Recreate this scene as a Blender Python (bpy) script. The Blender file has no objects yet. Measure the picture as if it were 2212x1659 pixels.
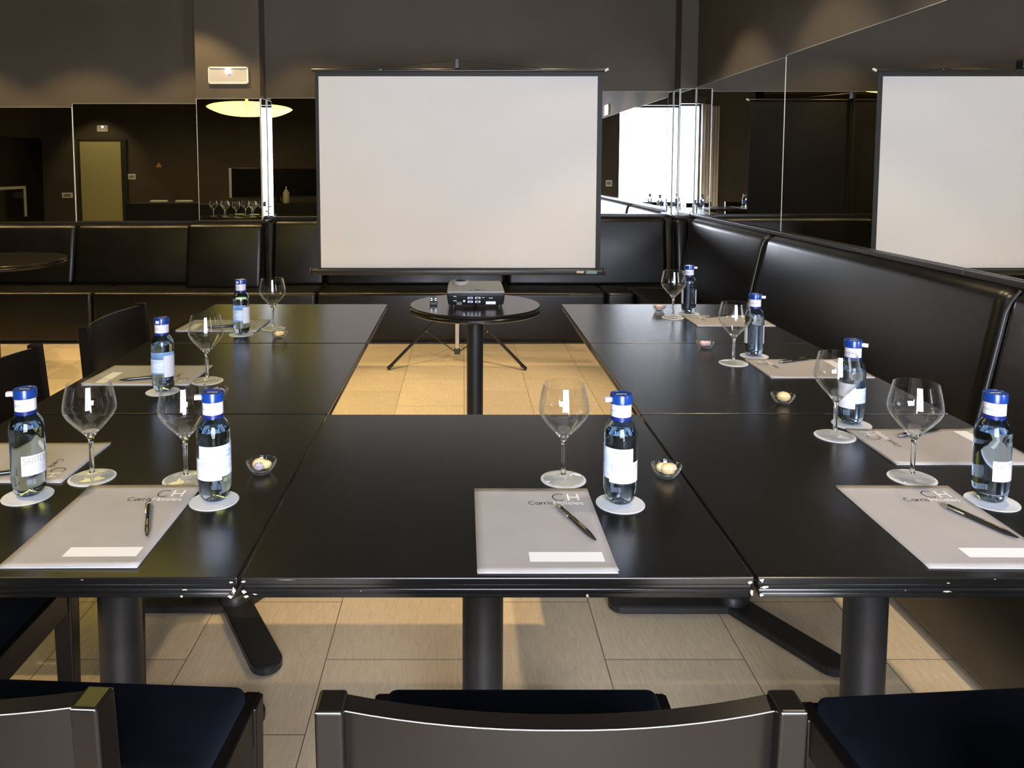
import bpy, bmesh, math, random
from math import sin, cos, pi, radians, sqrt, atan2
from mathutils import Vector, Matrix
random.seed(7)
S = bpy.context.scene
COL = S.collection

# ------------------------------------------------------------------ materials
def mat(name, base=(.5, .5, .5), rough=.5, metal=0., spec=.5, trans=0., ior=1.45, emit=None, es=0., coat=0., alpha=1.):
    m = bpy.data.materials.new(name); m.use_nodes = True
    b = m.node_tree.nodes['Principled BSDF']
    b.inputs['Base Color'].default_value = (*base, 1)
    b.inputs['Roughness'].default_value = rough
    b.inputs['Metallic'].default_value = metal
    b.inputs['Specular IOR Level'].default_value = spec
    b.inputs['Transmission Weight'].default_value = trans
    b.inputs['IOR'].default_value = ior
    b.inputs['Coat Weight'].default_value = coat
    b.inputs['Alpha'].default_value = alpha
    if emit:
        b.inputs['Emission Color'].default_value = (*emit, 1)
        b.inputs['Emission Strength'].default_value = es
    return m
def NT(m): return m.node_tree.nodes, m.node_tree.links, m.node_tree.nodes['Principled BSDF']
def coords(m, scale=(1, 1, 1), kind='Object'):
    n, l, b = NT(m)
    tc = n.new('ShaderNodeTexCoord'); mp = n.new('ShaderNodeMapping')
    mp.inputs['Scale'].default_value = scale
    l.new(tc.outputs[kind], mp.inputs['Vector'])
    return mp.outputs['Vector']
def noise(m, vec, scale=5, detail=4, rough=.5, dist=0.):
    n, l, b = NT(m)
    t = n.new('ShaderNodeTexNoise'); t.inputs['Scale'].default_value = scale
    t.inputs['Detail'].default_value = detail; t.inputs['Roughness'].default_value = rough
    t.inputs['Distortion'].default_value = dist
    l.new(vec, t.inputs['Vector']); return t.outputs['Fac']
def ramp(m, fac, stops):
    n, l, b = NT(m)
    r = n.new('ShaderNodeValToRGB'); e = r.color_ramp.elements
    while len(e) < len(stops): e.new(.5)
    for i, (p, c) in enumerate(stops):
        e[i].position = p; e[i].color = (*c, 1) if len(c) == 3 else c
    l.new(fac, r.inputs['Fac']); return r.outputs['Color']
def bump(m, fac, strength=.2, dist=.002):
    n, l, b = NT(m)
    k = n.new('ShaderNodeBump'); k.inputs['Strength'].default_value = strength; k.inputs['Distance'].default_value = dist
    l.new(fac, k.inputs['Height']); l.new(k.outputs['Normal'], b.inputs['Normal'])
def g(v): return (v, v, v)
def mixc(m, fac, a, b_):
    n, l, b = NT(m)
    x = n.new('ShaderNodeMix'); x.data_type = 'RGBA'
    if isinstance(fac, float): x.inputs[0].default_value = fac
    else: l.new(fac, x.inputs[0])
    for sock, v in ((x.inputs[6], a), (x.inputs[7], b_)):
        if isinstance(v, tuple): sock.default_value = (*v, 1)
        else: l.new(v, sock)
    return x.outputs[2]

M = {}
# plastered taupe wall
M['wall'] = w = mat('taupe_plaster', (.1, .09, .078), .75, spec=.25)
v = coords(w); n1 = noise(w, v, 60, 3); bump(w, n1, .08, .001)
c = ramp(w, noise(w, v, 2.2, 4), [(.3, (.083, .071, .055)), (.7, (.094, .081, .063))])
w.node_tree.links.new(c, w.node_tree.nodes['Principled BSDF'].inputs['Base Color'])
M['darkwall'] = w = mat('dark_plaster', (.06, .05, .04), .7, spec=.25)
v = coords(w); bump(w, noise(w, v, 60, 3), .08, .001)
w.node_tree.links.new(ramp(w, noise(w, v, 2.2, 4), [(.3, (.058, .047, .034)), (.7, (.072, .06, .044))]), w.node_tree.nodes['Principled BSDF'].inputs['Base Color'])
M['ceiling'] = mat('ceiling_paint', (.12, .11, .095), .8)
n, l, b = NT(M['ceiling']); bump(M['ceiling'], noise(M['ceiling'], coords(M['ceiling']), 80, 2), .05, .001)
# travertine floor tiles in running bond
M['floor'] = f = mat('travertine_tile', (.42, .36, .28), .42, spec=.4)
n, l, b = NT(f)
tc = n.new('ShaderNodeTexCoord'); mp = n.new('ShaderNodeMapping')
mp.inputs['Rotation'].default_value = (0, 0, pi/2)
mp.inputs['Location'].default_value = (.052, .375, 0)
l.new(tc.outputs['Object'], mp.inputs['Vector'])
br = n.new('ShaderNodeTexBrick'); br.offset = .5; br.squash = 1
br.inputs['Scale'].default_value = 1; br.inputs['Brick Width'].default_value = .565; br.inputs['Row Height'].default_value = .382
br.inputs['Mortar Size'].default_value = .0012; br.inputs['Mortar Smooth'].default_value = .1; br.inputs['Bias'].default_value = 0
br.inputs['Color1'].default_value = (.70, .575, .405, 1); br.inputs['Color2'].default_value = (.58, .48, .345, 1); br.inputs['Mortar'].default_value = (.07, .055, .04, 1)
l.new(mp.outputs['Vector'], br.inputs['Vector'])
st = coords(f, (40, 5, 1))
streak = ramp(f, noise(f, st, 3, 8, .75), [(.3, g(.80)), (.7, g(1.1))])
pv = coords(f, (90, 45, 1))
pits = ramp(f, noise(f, pv, 1.5, 4, .6), [(.29, g(.32)), (.335, g(1))])
def mul(m, a, b_):
    n, l, b = NT(m); x = n.new('ShaderNodeMix'); x.data_type = 'RGBA'; x.blend_type = 'MULTIPLY'; x.inputs[0].default_value = 1
    l.new(a, x.inputs[6]); l.new(b_, x.inputs[7]); return x.outputs[2]
l.new(mul(f, mul(f, br.outputs['Color'], streak), pits), b.inputs['Base Color'])
l.new(ramp(f, noise(f, coords(f), 7, 4), [(.3, g(.34)), (.7, g(.5))]), b.inputs['Roughness'])
# black leather
M['leather'] = w = mat('black_leather', (.0038, .0034, .003), .33, spec=.6)
v = coords(w); n, l, b = NT(w)
vo = n.new('ShaderNodeTexVoronoi'); vo.inputs['Scale'].default_value = 260; l.new(v, vo.inputs['Vector'])
ad = n.new('ShaderNodeMath'); ad.operation = 'MULTIPLY_ADD'; ad.inputs[1].default_value = .25
l.new(vo.outputs['Distance'], ad.inputs[0]); l.new(noise(w, v, 9, 3), ad.inputs[2]); bump(w, ad.outputs[0], .12, .004)
l.new(ramp(w, noise(w, v, 5, 5), [(.3, g(.29)), (.7, g(.36))]), b.inputs['Roughness'])
M['plinth'] = mat('black_plinth_panel', (.007, .0055, .0042), .4)
M['ledge'] = mat('black_lacquered_ledge', (.02, .019, .018), .3)
M['seam'] = mat('leather_piping', (.03, .03, .03), .3)
# black satin table top with faint grain and chipped edges near the corners
def table_mat(name, wear):
    w = mat(name, (.0068, .0066, .006), .3, spec=.5)
    n, l, b = NT(w); v = coords(w, (3, 40, 3))
    gr = noise(w, v, 4, 6, .6); bump(w, gr, .012, .0004)
    l.new(ramp(w, gr, [(.3, g(.235)), (.7, g(.265))]), b.inputs['Roughness'])
    if wear:
        ch = noise(w, coords(w), 55, 4, .7)
        l.new(ramp(w, ch, [(.73, (.0068, .0066, .006)), (.745, (.55, .42, .3))]), b.inputs['Base Color'])
    return w
M['table'] = table_mat('black_satin_tabletop', False)
M['tedge'] = table_mat('chipped_black_edging', True)
M['chip'] = mat('bare_wood_chip', (.5, .38, .28), .7)
M['metalblk'] = mat('black_powder_coat', (.014, .014, .015), .42, spec=.5)
bump(M['metalblk'], noise(M['metalblk'], coords(M['metalblk']), 500, 2), .06, .0005)
M['chair'] = w = mat('dark_lacquered_wood', (.0065, .005, .0042), .28, spec=.28)
n, l, b = NT(w); gr = noise(w, coords(w, (4, 4, 30)), 4, 5); l.new(ramp(w, gr, [(.3, g(.276)), (.7, g(.284))]), b.inputs['Roughness'])
M['highlight'] = mat('pale_edge_highlight', (.32, .3, .29), .3)  # pale colour standing in for the highlight along the chair's top edges
M['navy'] = w = mat('navy_velour', (.006, .009, .017), .95, spec=.1)
n, l, b = NT(w); b.inputs['Sheen Weight'].default_value = .03; b.inputs['Sheen Tint'].default_value = (.3, .4, .6, 1)
bump(w, noise(w, coords(w), 300, 3), .3, .002)
l.new(ramp(w, noise(w, coords(w), 12, 5), [(.3, (.0024, .0033, .0058)), (.7, (.0045, .0062, .0105))]), b.inputs['Base Color'])
M['mirror'] = mat('silvered_glass', (.9, .91, .9), .0, metal=1.)
M['medge'] = mat('polished_glass_edge', (.75, .85, .82), .12, spec=.8)
M['glass'] = mat('clear_glass', (1, 1, 1), .0, trans=1., ior=1.57)
M['bottle'] = mat('pale_blue_glass', (.58, .77, 1.0), .0, trans=1., ior=1.38)
def thin_glass(name, f0, tint, grz=.95, edge_white=.75):
    m = bpy.data.materials.new(name); m.use_nodes = True; n = m.node_tree.nodes; l = m.node_tree.links; n.clear()
    o = n.new('ShaderNodeOutputMaterial'); t = n.new('ShaderNodeBsdfTransparent'); gl = n.new('ShaderNodeBsdfGlossy'); mx = n.new('ShaderNodeMixShader')
    t.inputs['Color'].default_value = (*tint, 1); gl.inputs['Roughness'].default_value = .0
    lw = n.new('ShaderNodeLayerWeight'); lw.inputs['Blend'].default_value = .5
    pw = n.new('ShaderNodeMath'); pw.operation = 'POWER'; pw.inputs[1].default_value = 3.3; l.new(lw.outputs['Facing'], pw.inputs[0])
    ma = n.new('ShaderNodeMath'); ma.operation = 'MULTIPLY_ADD'; ma.inputs[1].default_value = grz-f0; ma.inputs[2].default_value = f0; l.new(pw.outputs[0], ma.inputs[0])
    df = n.new('ShaderNodeBsdfDiffuse'); df.inputs['Color'].default_value = (.92, .94, .95, 1); tl = n.new('ShaderNodeBsdfTranslucent'); tl.inputs['Color'].default_value = (.92, .94, .95, 1)
    m1 = n.new('ShaderNodeMixShader'); l.new(df.outputs[0], m1.inputs[1]); l.new(tl.outputs[0], m1.inputs[2])
    m2 = n.new('ShaderNodeMixShader'); l.new(gl.outputs[0], m2.inputs[1]); l.new(m1.outputs[0], m2.inputs[2])
    k = n.new('ShaderNodeMath'); k.operation = 'MULTIPLY'; k.inputs[1].default_value = edge_white; l.new(pw.outputs[0], k.inputs[0]); l.new(k.outputs[0], m2.inputs[0])  # white mixed in at grazing angles paints bright rims and glass edges
    l.new(ma.outputs[0], mx.inputs[0]); l.new(t.outputs[0], mx.inputs[1]); l.new(m2.outputs[0], mx.inputs[2]); l.new(mx.outputs[0], o.inputs['Surface'])
    return m
M['thin'] = thin_glass('thin_crystal', .045, (.985, .988, .985))
M['bowlglass'] = thin_glass('pressed_glass', .09, (.95, .96, .955), .97, .85)
M['cap'] = mat('blue_plastic', (.006, .036, .20), .28, coat=.3)
M['ring'] = mat('dark_blue_foil', (.008, .018, .13), .3)
M['wlabel'] = mat('white_label_paper', (.66, .65, .68), .5)
M['ink'] = mat('dark_ink', (.05, .05, .06), .6)
M['greyink'] = mat('pale_grey_ink', (.5, .5, .54), .6)
M['midink'] = mat('mid_grey_ink', (.25, .25, .28), .6)
M['whiteink'] = mat('white_ink', (.9, .9, .9), .5)
M['scenic'] = w = mat('blue_white_label_print', (.6, .7, .82), .45)
n, l, b = NT(w); l.new(ramp(w, noise(w, coords(w, (20, 20, 130)), 1.2, 6, .65), [(.3, (.32, .43, .62)), (.5, (.58, .68, .84)), (.75, (.8, .86, .93))]), b.inputs['Base Color'])
M['folder'] = w = mat('warm_grey_card', (.40, .375, .365), .55)
n, l, b = NT(w); l.new(ramp(w, noise(w, coords(w), 14, 3), [(.3, (.385, .362, .352)), (.7, (.41, .387, .378))]), b.inputs['Base Color'])
M['paper'] = mat('white_paper', (.85, .84, .84), .6)
M['coaster'] = mat('pale_grey_card', (.62, .64, .66), .6)
M['pen'] = mat('black_pen_plastic', (.012, .012, .012), .2, coat=.4)
M['silver'] = mat('brushed_silver', (.55, .55, .56), .28, metal=.9)
M['gold'] = mat('gold_print', (.5, .4, .12), .4, metal=.5)
def candy(name, a, b_):
    w = mat(name, a, .6); n, l, b = NT(w)
    b.inputs['Subsurface Weight'].default_value = .0
    sg = noise(w, coords(w), 420, 2, .7)
    l.new(ramp(w, sg, [(.35, a), (.62, b_)]), b.inputs['Base Color']); bump(w, sg, .7, .001)
    return w
M['c_orange'] = candy('sugared_orange_jelly', (.74, .44, .16), (.86, .68, .42))
M['c_yellow'] = candy('sugared_yellow_jelly', (.62, .52, .16), (.80, .74, .42))
M['c_pink'] = candy('sugared_pink_jelly', (.55, .25, .26), (.78, .58, .58))
M['c_purple'] = candy('sugared_mauve_jelly', (.33, .2, .27), (.7, .6, .66))
M['c_coral'] = candy('sugared_coral_jelly', (.68, .36, .27), (.82, .62, .52))
M['screen'] = w = mat('matte_white_screen', (.78, .77, .755), .85, spec=.15)
bump(w, noise(w, coords(w), 900, 2), .05, .0005)
M['border'] = mat('black_screen_border', (.014, .014, .015), .6)
M['case'] = mat('black_anodised_case', (.018, .018, .019), .3, spec=.6)
M['beige'] = mat('pale_enamel_tube', (.62, .58, .52), .4)
M['whitepl'] = mat('white_plastic', (.75, .74, .7), .4)
M['greypl'] = mat('projector_grey_plastic', (.22, .22, .22), .42)
M['blackpl'] = mat('black_plastic', (.012, .012, .013), .4)
M['chrome'] = mat('chrome', (.8, .8, .8), .08, metal=1.)
M['vga'] = mat('blue_connector', (.09, .1, .42), .4)
M['teal'] = mat('teal_sticker', (.2, .33, .33), .5)
M['cream'] = mat('cream_sticker', (.6, .58, .42), .5)
M['led'] = mat('lit_led', (1, 1, 1), .3, emit=(.85, .92, 1), es=9)
M['emglass'] = mat('translucent_diffuser', (.5, .49, .47), .35)
M['lampshade'] = w = mat('lit_pleated_shade', (.85, .8, .5), .8, emit=(1, .86, .33), es=5.5)
n, l, b = NT(w)
tc = n.new('ShaderNodeTexCoord'); sx = n.new('ShaderNodeSeparateXYZ'); l.new(tc.outputs['Object'], sx.inputs[0])
at = n.new('ShaderNodeMath'); at.operation = 'ARCTAN2'; l.new(sx.outputs['Y'], at.inputs[0]); l.new(sx.outputs['X'], at.inputs[1])
cb = n.new('ShaderNodeCombineXYZ'); l.new(at.outputs[0], cb.inputs[0])
nz = noise(w, cb.outputs[0], 30, 3, .6); l.new(ramp(w, nz, [(.38, (.22, .165, .018)), (.5, (.7, .57, .08)), (.62, (1, .9, .24))]), b.inputs['Emission Color'])
WIN = 26.5
M['winlight'] = mat('daylit_window_pane', (.9, .93, 1), .3, emit=(.905, .95, 1.10), es=WIN)
M['winframe'] = mat('dark_window_frame', (.03, .03, .03), .4)
M['curtain'] = mat('sheer_beige_curtain', (.6, .52, .43), .8)
M['door'] = mat('olive_cream_door', (.40, .36, .17), .5)
M['cloth'] = mat('white_cotton', (.75, .73, .62), .9)
M['ochre'] = mat('glazed_pastry', (.6, .4, .12), .4)
M['warn'] = mat('orange_warning_print', (.6, .25, .05), .5)
M['tvglass'] = mat('dark_screen_glass', (.01, .01, .011), .12)
M['blackfab'] = mat('black_cloth', (.01, .01, .01), .9)
M['squeeze'] = mat('yellowed_plastic', (.55, .52, .32), .4)

# ------------------------------------------------------------------ mesh helpers
def BM(): return bmesh.new()
def box(bm, x0, x1, y0, y1, z0, z1, bev=0., seg=2):
    return hexa(bm, [(x0, y0, z0), (x1, y0, z0), (x1, y1, z0), (x0, y1, z0), (x0, y0, z1), (x1, y0, z1), (x1, y1, z1), (x0, y1, z1)], bev, seg)
def hexa(bm, P, bev=0., seg=2):
    b2 = bmesh.new()
    vs = [b2.verts.new(p) for p in P]
    for f in ((0, 3, 2, 1), (4, 5, 6, 7), (0, 1, 5, 4), (1, 2, 6, 5), (2, 3, 7, 6), (3, 0, 4, 7)): b2.faces.new([vs[i] for i in f])
    bmesh.ops.recalc_face_normals(b2, faces=b2.faces)
    if bev: bmesh.ops.bevel(b2, geom=b2.edges[:], offset=bev, segments=seg, profile=.5, affect='EDGES')
    merge(bm, b2)
def merge(bm, b2, mx=None):
    if mx is not None: bmesh.ops.transform(b2, matrix=mx, verts=b2.verts)
    me = bpy.data.meshes.new('tmp'); b2.to_mesh(me); b2.free(); bm.from_mesh(me); bpy.data.meshes.remove(me)
def lathe(bm, prof, seg=40, cx=0, cy=0, flip=False, ripple=None):
    rings = []
    for (r, z) in prof:
        if r < 1e-6: rings.append([bm.verts.new((cx, cy, z))]); continue
        ring = []
        for i in range(seg):
            a = 2*pi*i/seg; rr = r*(1+(ripple(a, r, z) if ripple else 0)); ring.append(bm.verts.new((cx+rr*cos(a), cy+rr*sin(a), z)))
        rings.append(ring)
    for A, B in zip(rings, rings[1:]):
        for i in range(seg):
            j = (i+1) % seg
            if len(A) == 1 and len(B) == 1: continue
            if len(A) == 1: q = [A[0], B[j], B[i]]
            elif len(B) == 1: q = [A[i], A[j], B[0]]
            else: q = [A[i], A[j], B[j], B[i]]
            bm.faces.new(q[::-1] if flip else q)
def tube(bm, pts, r, seg=8, caps=True):
    pts = [Vector(p) for p in pts]; rs = r if isinstance(r, (list, tuple)) else [r]*len(pts)
    rings = []; up0 = None
    for i, p in enumerate(pts):
        t = (pts[min(i+1, len(pts)-1)]-pts[max(i-1, 0)]).normalized()
        if up0 is None: up0 = Vector((0, 0, 1)) if abs(t.z) < .9 else Vector((1, 0, 0))
        a = t.cross(up0).normalized(); b = a.cross(t).normalized(); up0 = b
        rings.append([bm.verts.new(p+rs[i]*(a*cos(2*pi*k/seg)+b*sin(2*pi*k/seg))) for k in range(seg)])
    for A, B in zip(rings, rings[1:]):
        for k in range(seg): bm.faces.new([A[k], A[(k+1) % seg], B[(k+1) % seg], B[k]])
    if caps: bm.faces.new(rings[0][::-1]); bm.faces.new(rings[-1])
def bar(bm, a, b, w, h, bev=0.):
    a, b = Vector(a), Vector(b); t = (b-a).normalized(); up = Vector((0, 0, 1)) if abs(t.z) < .95 else Vector((0, 1, 0))
    s = t.cross(up).normalized(); u = s.cross(t).normalized()
    hexa(bm, [a-s*w/2-u*h/2, a+s*w/2-u*h/2, b+s*w/2-u*h/2, b-s*w/2-u*h/2, a-s*w/2+u*h/2, a+s*w/2+u*h/2, b+s*w/2+u*h/2, b-s*w/2+u*h/2], bev)
def prism(bm, poly, z0, z1, bev=0.):
    b2 = bmesh.new(); A = [b2.verts.new((x, y, z0)) for x, y in poly]; B = [b2.verts.new((x, y, z1)) for x, y in poly]; n = len(poly)
    b2.faces.new(A[::-1]); b2.faces.new(B)
    for i in range(n): b2.faces.new([A[i], A[(i+1) % n], B[(i+1) % n], B[i]])
    bmesh.ops.recalc_face_normals(b2, faces=b2.faces)
    if bev: bmesh.ops.bevel(b2, geom=[e for e in b2.edges if abs(e.verts[0].co.z-e.verts[1].co.z) < 1e-6], offset=bev, segments=2, affect='EDGES')
    merge(bm, b2)
def stadium(cx, cy, ang, L0, L1, hw, n=8):
    P = []
    for k in range(n+1):
        a = -pi/2+pi*k/n; P.append((L1+hw*cos(a), hw*sin(a)))
    P += [(L0, hw), (L0, -hw)]
    return [(cx+x*cos(ang)-y*sin(ang), cy+x*sin(ang)+y*cos(ang)) for x, y in P]
def obj(name, bm, m, parent=None, smooth=None, loc=None, rz=0.):
    me = bpy.data.meshes.new(name); bm.normal_update(); bm.to_mesh(me); bm.free(); me.materials.append(m)
    o = bpy.data.objects.new(name, me); COL.objects.link(o)
    if parent is not None: o.parent = parent
    if loc is not None: o.location = loc
    if rz: o.rotation_euler = (0, 0, rz)
    if smooth is not None:
        me.polygons.foreach_set('use_smooth', [True]*len(me.polygons))
        if smooth < 3.1:
            try: me.set_sharp_from_angle(angle=smooth)
            except Exception: pass
    return o
SM = radians(40)
def tag(o, label, cat, group=None, kind=None):
    o['label'] = label; o['category'] = cat
    if group: o['group'] = group
    if kind: o['kind'] = kind
    return o
def thing(name, label, cat, loc=(0, 0, 0), rz=0., group=None):
    o = bpy.data.objects.new(name, None); COL.objects.link(o); o.empty_display_size = .05
    o.location = loc; o.rotation_euler = (0, 0, rz)
    return tag(o, label, cat, group)
def struct(name, bm, m, smooth=None, parent=None):
    o = obj(name, bm, m, parent, smooth)
    if parent is None: o['kind'] = 'structure'
    return o
def copy_tree(o, parent=None):
    c = o.copy(); COL.objects.link(c)
    if parent is not None: c.parent = parent
    for ch in [x for x in o.children]: copy_tree(ch, c)
    return c
def dup(o, loc, rz, label, group=None):
    c = copy_tree(o); c.location = loc; c.rotation_euler = (0, 0, rz); c['label'] = label
    if group: c['group'] = group
    return c

# ------------------------------------------------------------------ thin geometric stroke lettering
def arc(cx, cy, rx, ry, a0, a1, n=14): return [(cx+rx*cos(radians(a0+(a1-a0)*i/n)), cy+ry*sin(radians(a0+(a1-a0)*i/n))) for i in range(n+1)]
X = .62
GLY = {
 'C': (.88, [arc(.46, .5, .44, .5, 52, 308)]), 'H': (.78, [[(.08, 0), (.08, 1)], [(.7, 0), (.7, 1)], [(.08, .5), (.7, .5)]]),
 'a': (.66, [arc(.3, .31, .27, .31, 0, 360), [(.57, 0), (.57, X)]]), 'r': (.38, [[(.08, 0), (.08, X)], arc(.3, .38, .22, .24, 180, 75, 6)]),
 'í': (.24, [[(.12, 0), (.12, X)], [(.1, .78), (.22, .95)]]), 's': (.46, [arc(.22, .46, .15, .16, 40, 270, 8)+arc(.22, .155, .16, .155, 90, -140, 8)]),
 'o': (.68, [arc(.33, .31, .29, .31, 0, 360)]), 't': (.34, [[(.16, 0), (.16, .9)], [(.02, X), (.31, X)]]), 'e': (.66, [[(.05, .33), (.6, .33)]+arc(.33, .31, .28, .31, 5, 310)]),
 'l': (.2, [[(.1, 0), (.1, 1)]]), 'S': (.6, [arc(.29, .76, .23, .24, 35, 270, 10)+arc(.29, .27, .25, .27, 90, -150, 10)]),
 'A': (.72, [[(.02, 0), (.35, 1), (.68, 0)], [(.15, .36), (.55, .36)]]), 'N': (.74, [[(.08, 0), (.08, 1), (.64, 0), (.64, 1)]]),
 'T': (.6, [[(.3, 0), (.3, 1)], [(.03, 1), (.57, 1)]]), 'O': (.9, [arc(.45, .5, .4, .5, 0, 360, 22)]), 'L': (.5, [[(.1, 1), (.1, 0), (.47, 0)]]),
 'I': (.22, [[(.11, 0), (.11, 1)]]), 'q': (.66, [arc(.3, .31, .27, .31, 0, 360), [(.57, -.28), (.57, X)]]), 'u': (.6, [[(.08, X), (.08, .24)]+arc(.3, .24, .22, .24, 180, 360, 8)+[(.52, X)]]),
 'B': (.6, [[(.08, 0), (.08, 1)]+arc(.28, .76, .22, .24, 90, -90, 8)+[(.08, .52)], arc(.3, .26, .25, .26, 90, -90, 8)+[(.08, 0)]]), 'n': (.6, [[(.08, 0), (.08, X)], arc(.3, .38, .22, .24, 180, 0, 8)+[(.52, 0)]]),
 'p': (.66, [[(.08, -.28), (.08, X)], arc(.35, .31, .27, .31, 0, 360)]), 'm': (.92, [[(.08, 0), (.08, X)], arc(.27, .42, .19, .2, 180, 0, 6)+[(.46, 0)], arc(.65, .42, .19, .2, 180, 0, 6)+[(.84, 0)]]),
 ' ': (.3, []),
}
def ribbon(bm, pts, w, fn):
    n = len(pts)
    if n < 2: return
    L = []; closed = (Vector(pts[0])-Vector(pts[-1])).length < 1e-5
    for i, p in enumerate(pts):
        p = Vector(p)
        if closed: a, b = Vector(pts[i-1 if i > 0 else n-2]), Vector(pts[i+1 if i < n-1 else 1])
        else: a, b = Vector(pts[max(i-1, 0)]), Vector(pts[min(i+1, n-1)])
        d1 = (p-a).normalized() if (p-a).length > 1e-7 else (b-p).normalized(); d2 = (b-p).normalized() if (b-p).length > 1e-7 else d1
        t = (d1+d2)
        t = t.normalized() if t.length > .2 else d1
        nn = Vector((-t.y, t.x)); k = 1/max(.45, abs(nn.dot(Vector((-d1.y, d1.x)))))
        L.append((bm.verts.new(fn(*(p+nn*w/2*k))), bm.verts.new(fn(*(p-nn*w/2*k)))))
    for A, B in zip(L, L[1:]): bm.faces.new([A[0], A[1], B[1], B[0]])
def text_w(s, sp=.06): return sum(GLY[c][0]+sp for c in s)-sp
def text(bm, s, x, y, h, w, fn, sx=1., sp=.06):
    cx = x
    for ch in s:
        adv, strokes = GLY[ch]
        for st in strokes: ribbon(bm, [(cx+px*h*sx, y+py*h) for px, py in st], w, fn)
        cx += (adv+sp)*h*sx
    return cx
def patch(bm, u0, u1, v0, v1, fn, nu=1, nv=1, rc=0.):
    V = {}
    for i in range(nu+1):
        for j in range(nv+1): V[i, j] = bm.verts.new(fn(u0+(u1-u0)*i/nu, v0+(v1-v0)*j/nv))
    for i in range(nu):
        for j in range(nv): bm.faces.new([V[i, j], V[i+1, j], V[i+1, j+1], V[i, j+1]])

# ------------------------------------------------------------------ camera
cd = bpy.data.cameras.new('camera'); cam = bpy.data.objects.new('camera', cd); COL.objects.link(cam)
F = 1680.0; TH = radians(4.5)
cd.sensor_fit = 'HORIZONTAL'; cd.sensor_width = 36; cd.lens = F/2212*36
cam.location = (0, 0, 1.345); cam.rotation_euler = (pi/2-TH, 0, 0)
py0 = 360+F*math.tan(TH)
cd.shift_x = (1106-1000)/2212; cd.shift_y = -(829.5-py0)/2212
cd.clip_start = .02; cd.clip_end = 60
S.camera = cam

# ------------------------------------------------------------------ room shell
XR, YB, YL, YC = 1.867, 6.45, 6.5, 6.27     # right wall, back wall, left part of back wall, column face
XC0, XC1, XP = -2.13, -1.618, 1.735
ZC = 2.95
bm = BM(); box(bm, -9.7, 2.1, -4.8, 6.9, -.12, 0); struct('floor', bm, M['floor'])
bm = BM(); box(bm, -9.7, 2.1, -4.8, 6.9, ZC, ZC+.1); struct('ceiling', bm, M['ceiling'])
bm = BM()
box(bm, XC1, XP, YB, YB+.2, 0, ZC); box(bm, -9.6, XC0, YL, YB+.2, 0, ZC)
struct('wall_back', bm, M['wall'])
bm = BM(); box(bm, XC0, XC1, YC, YB+.2, 0, ZC); struct('wall_column', bm, M['wall'])
bm = BM(); box(bm, XP, XR, YC, YB+.2, 0, ZC); struct('wall_pillar', bm, M['wall'])
bm = BM(); box(bm, XR, XR+.15, -1.0, YB+.2, 0, ZC); struct('wall_right', bm, M['wall'])
bm = BM(); box(bm, -9.7, -9.5, -4.8, 6.9, 0, ZC); struct('wall_left', bm, M['wall'])
bm = BM(); box(bm, -9.5, -9.48, -4.6, 6.5, 0, 1.96); struct('trim_7', bm, M['plinth'])
bm = BM()
box(bm, -9.5, -1.6, -4.8, -4.6, 0, ZC); box(bm, -1.6, -1.45, -4.8, -1.0, 0, ZC)
WX0, WX1, WZ0, WZ1 = -.42, .98, .06, 2.45
box(bm, -1.6, WX0, -1.15, -1.0, 0, ZC); box(bm, WX1, XR+.15, -1.15, -1.0, 0, ZC)
box(bm, WX0, WX1, -1.15, -1.0, WZ1, ZC); box(bm, WX0, WX1, -1.15, -1.0, 0, WZ0)
struct('wall_rear', bm, M['darkwall'])
# daylit window behind the camera
bm = BM(); patch(bm, WX0, WX1, WZ0, WZ1, lambda u, v: (u, -1.12, v)); bmesh.ops.reverse_faces(bm, faces=bm.faces)
win = struct('window_1', bm, M['winlight'])
bm = BM()
for x0, x1 in ((WX0, WX0+.05), (WX1-.05, WX1), (.04, .085)): box(bm, x0, x1, -1.11, -1.06, WZ0, WZ1)
box(bm, WX0, WX1, -1.11, -1.06, WZ0, WZ0+.05); box(bm, WX0, WX1, -1.11, -1.05, WZ1-.06, WZ1)
obj('window_frame', bm, M['winframe'], win)
bm = BM()
pts = [(-.80+.42*i/60, -.93+.022*sin(i*.9)) for i in range(61)]
for a, b in zip(pts, pts[1:]):
    vs = [bm.verts.new((a[0], a[1], .03)), bm.verts.new((b[0], b[1], .03)), bm.verts.new((b[0], b[1], 2.41)), bm.verts.new((a[0], a[1], 2.41))]; bm.faces.new(vs)
bmesh.ops.remove_doubles(bm, verts=bm.verts, dist=1e-5)
o = obj('curtain', bm, M['curtain'], smooth=3.14); so = o.modifiers.new('thick', 'SOLIDIFY'); so.thickness = .004
tag(o, 'beige curtain hanging at the left side of the bright window', 'curtain')
bm = BM(); box(bm, WX0-.02, WX1+.02, -.985, -.90, 2.42, 2.55, .01)
tag(obj('roller_blind', bm, M['winframe']), 'dark rolled-up blind box above the bright window', 'blind')

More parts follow.
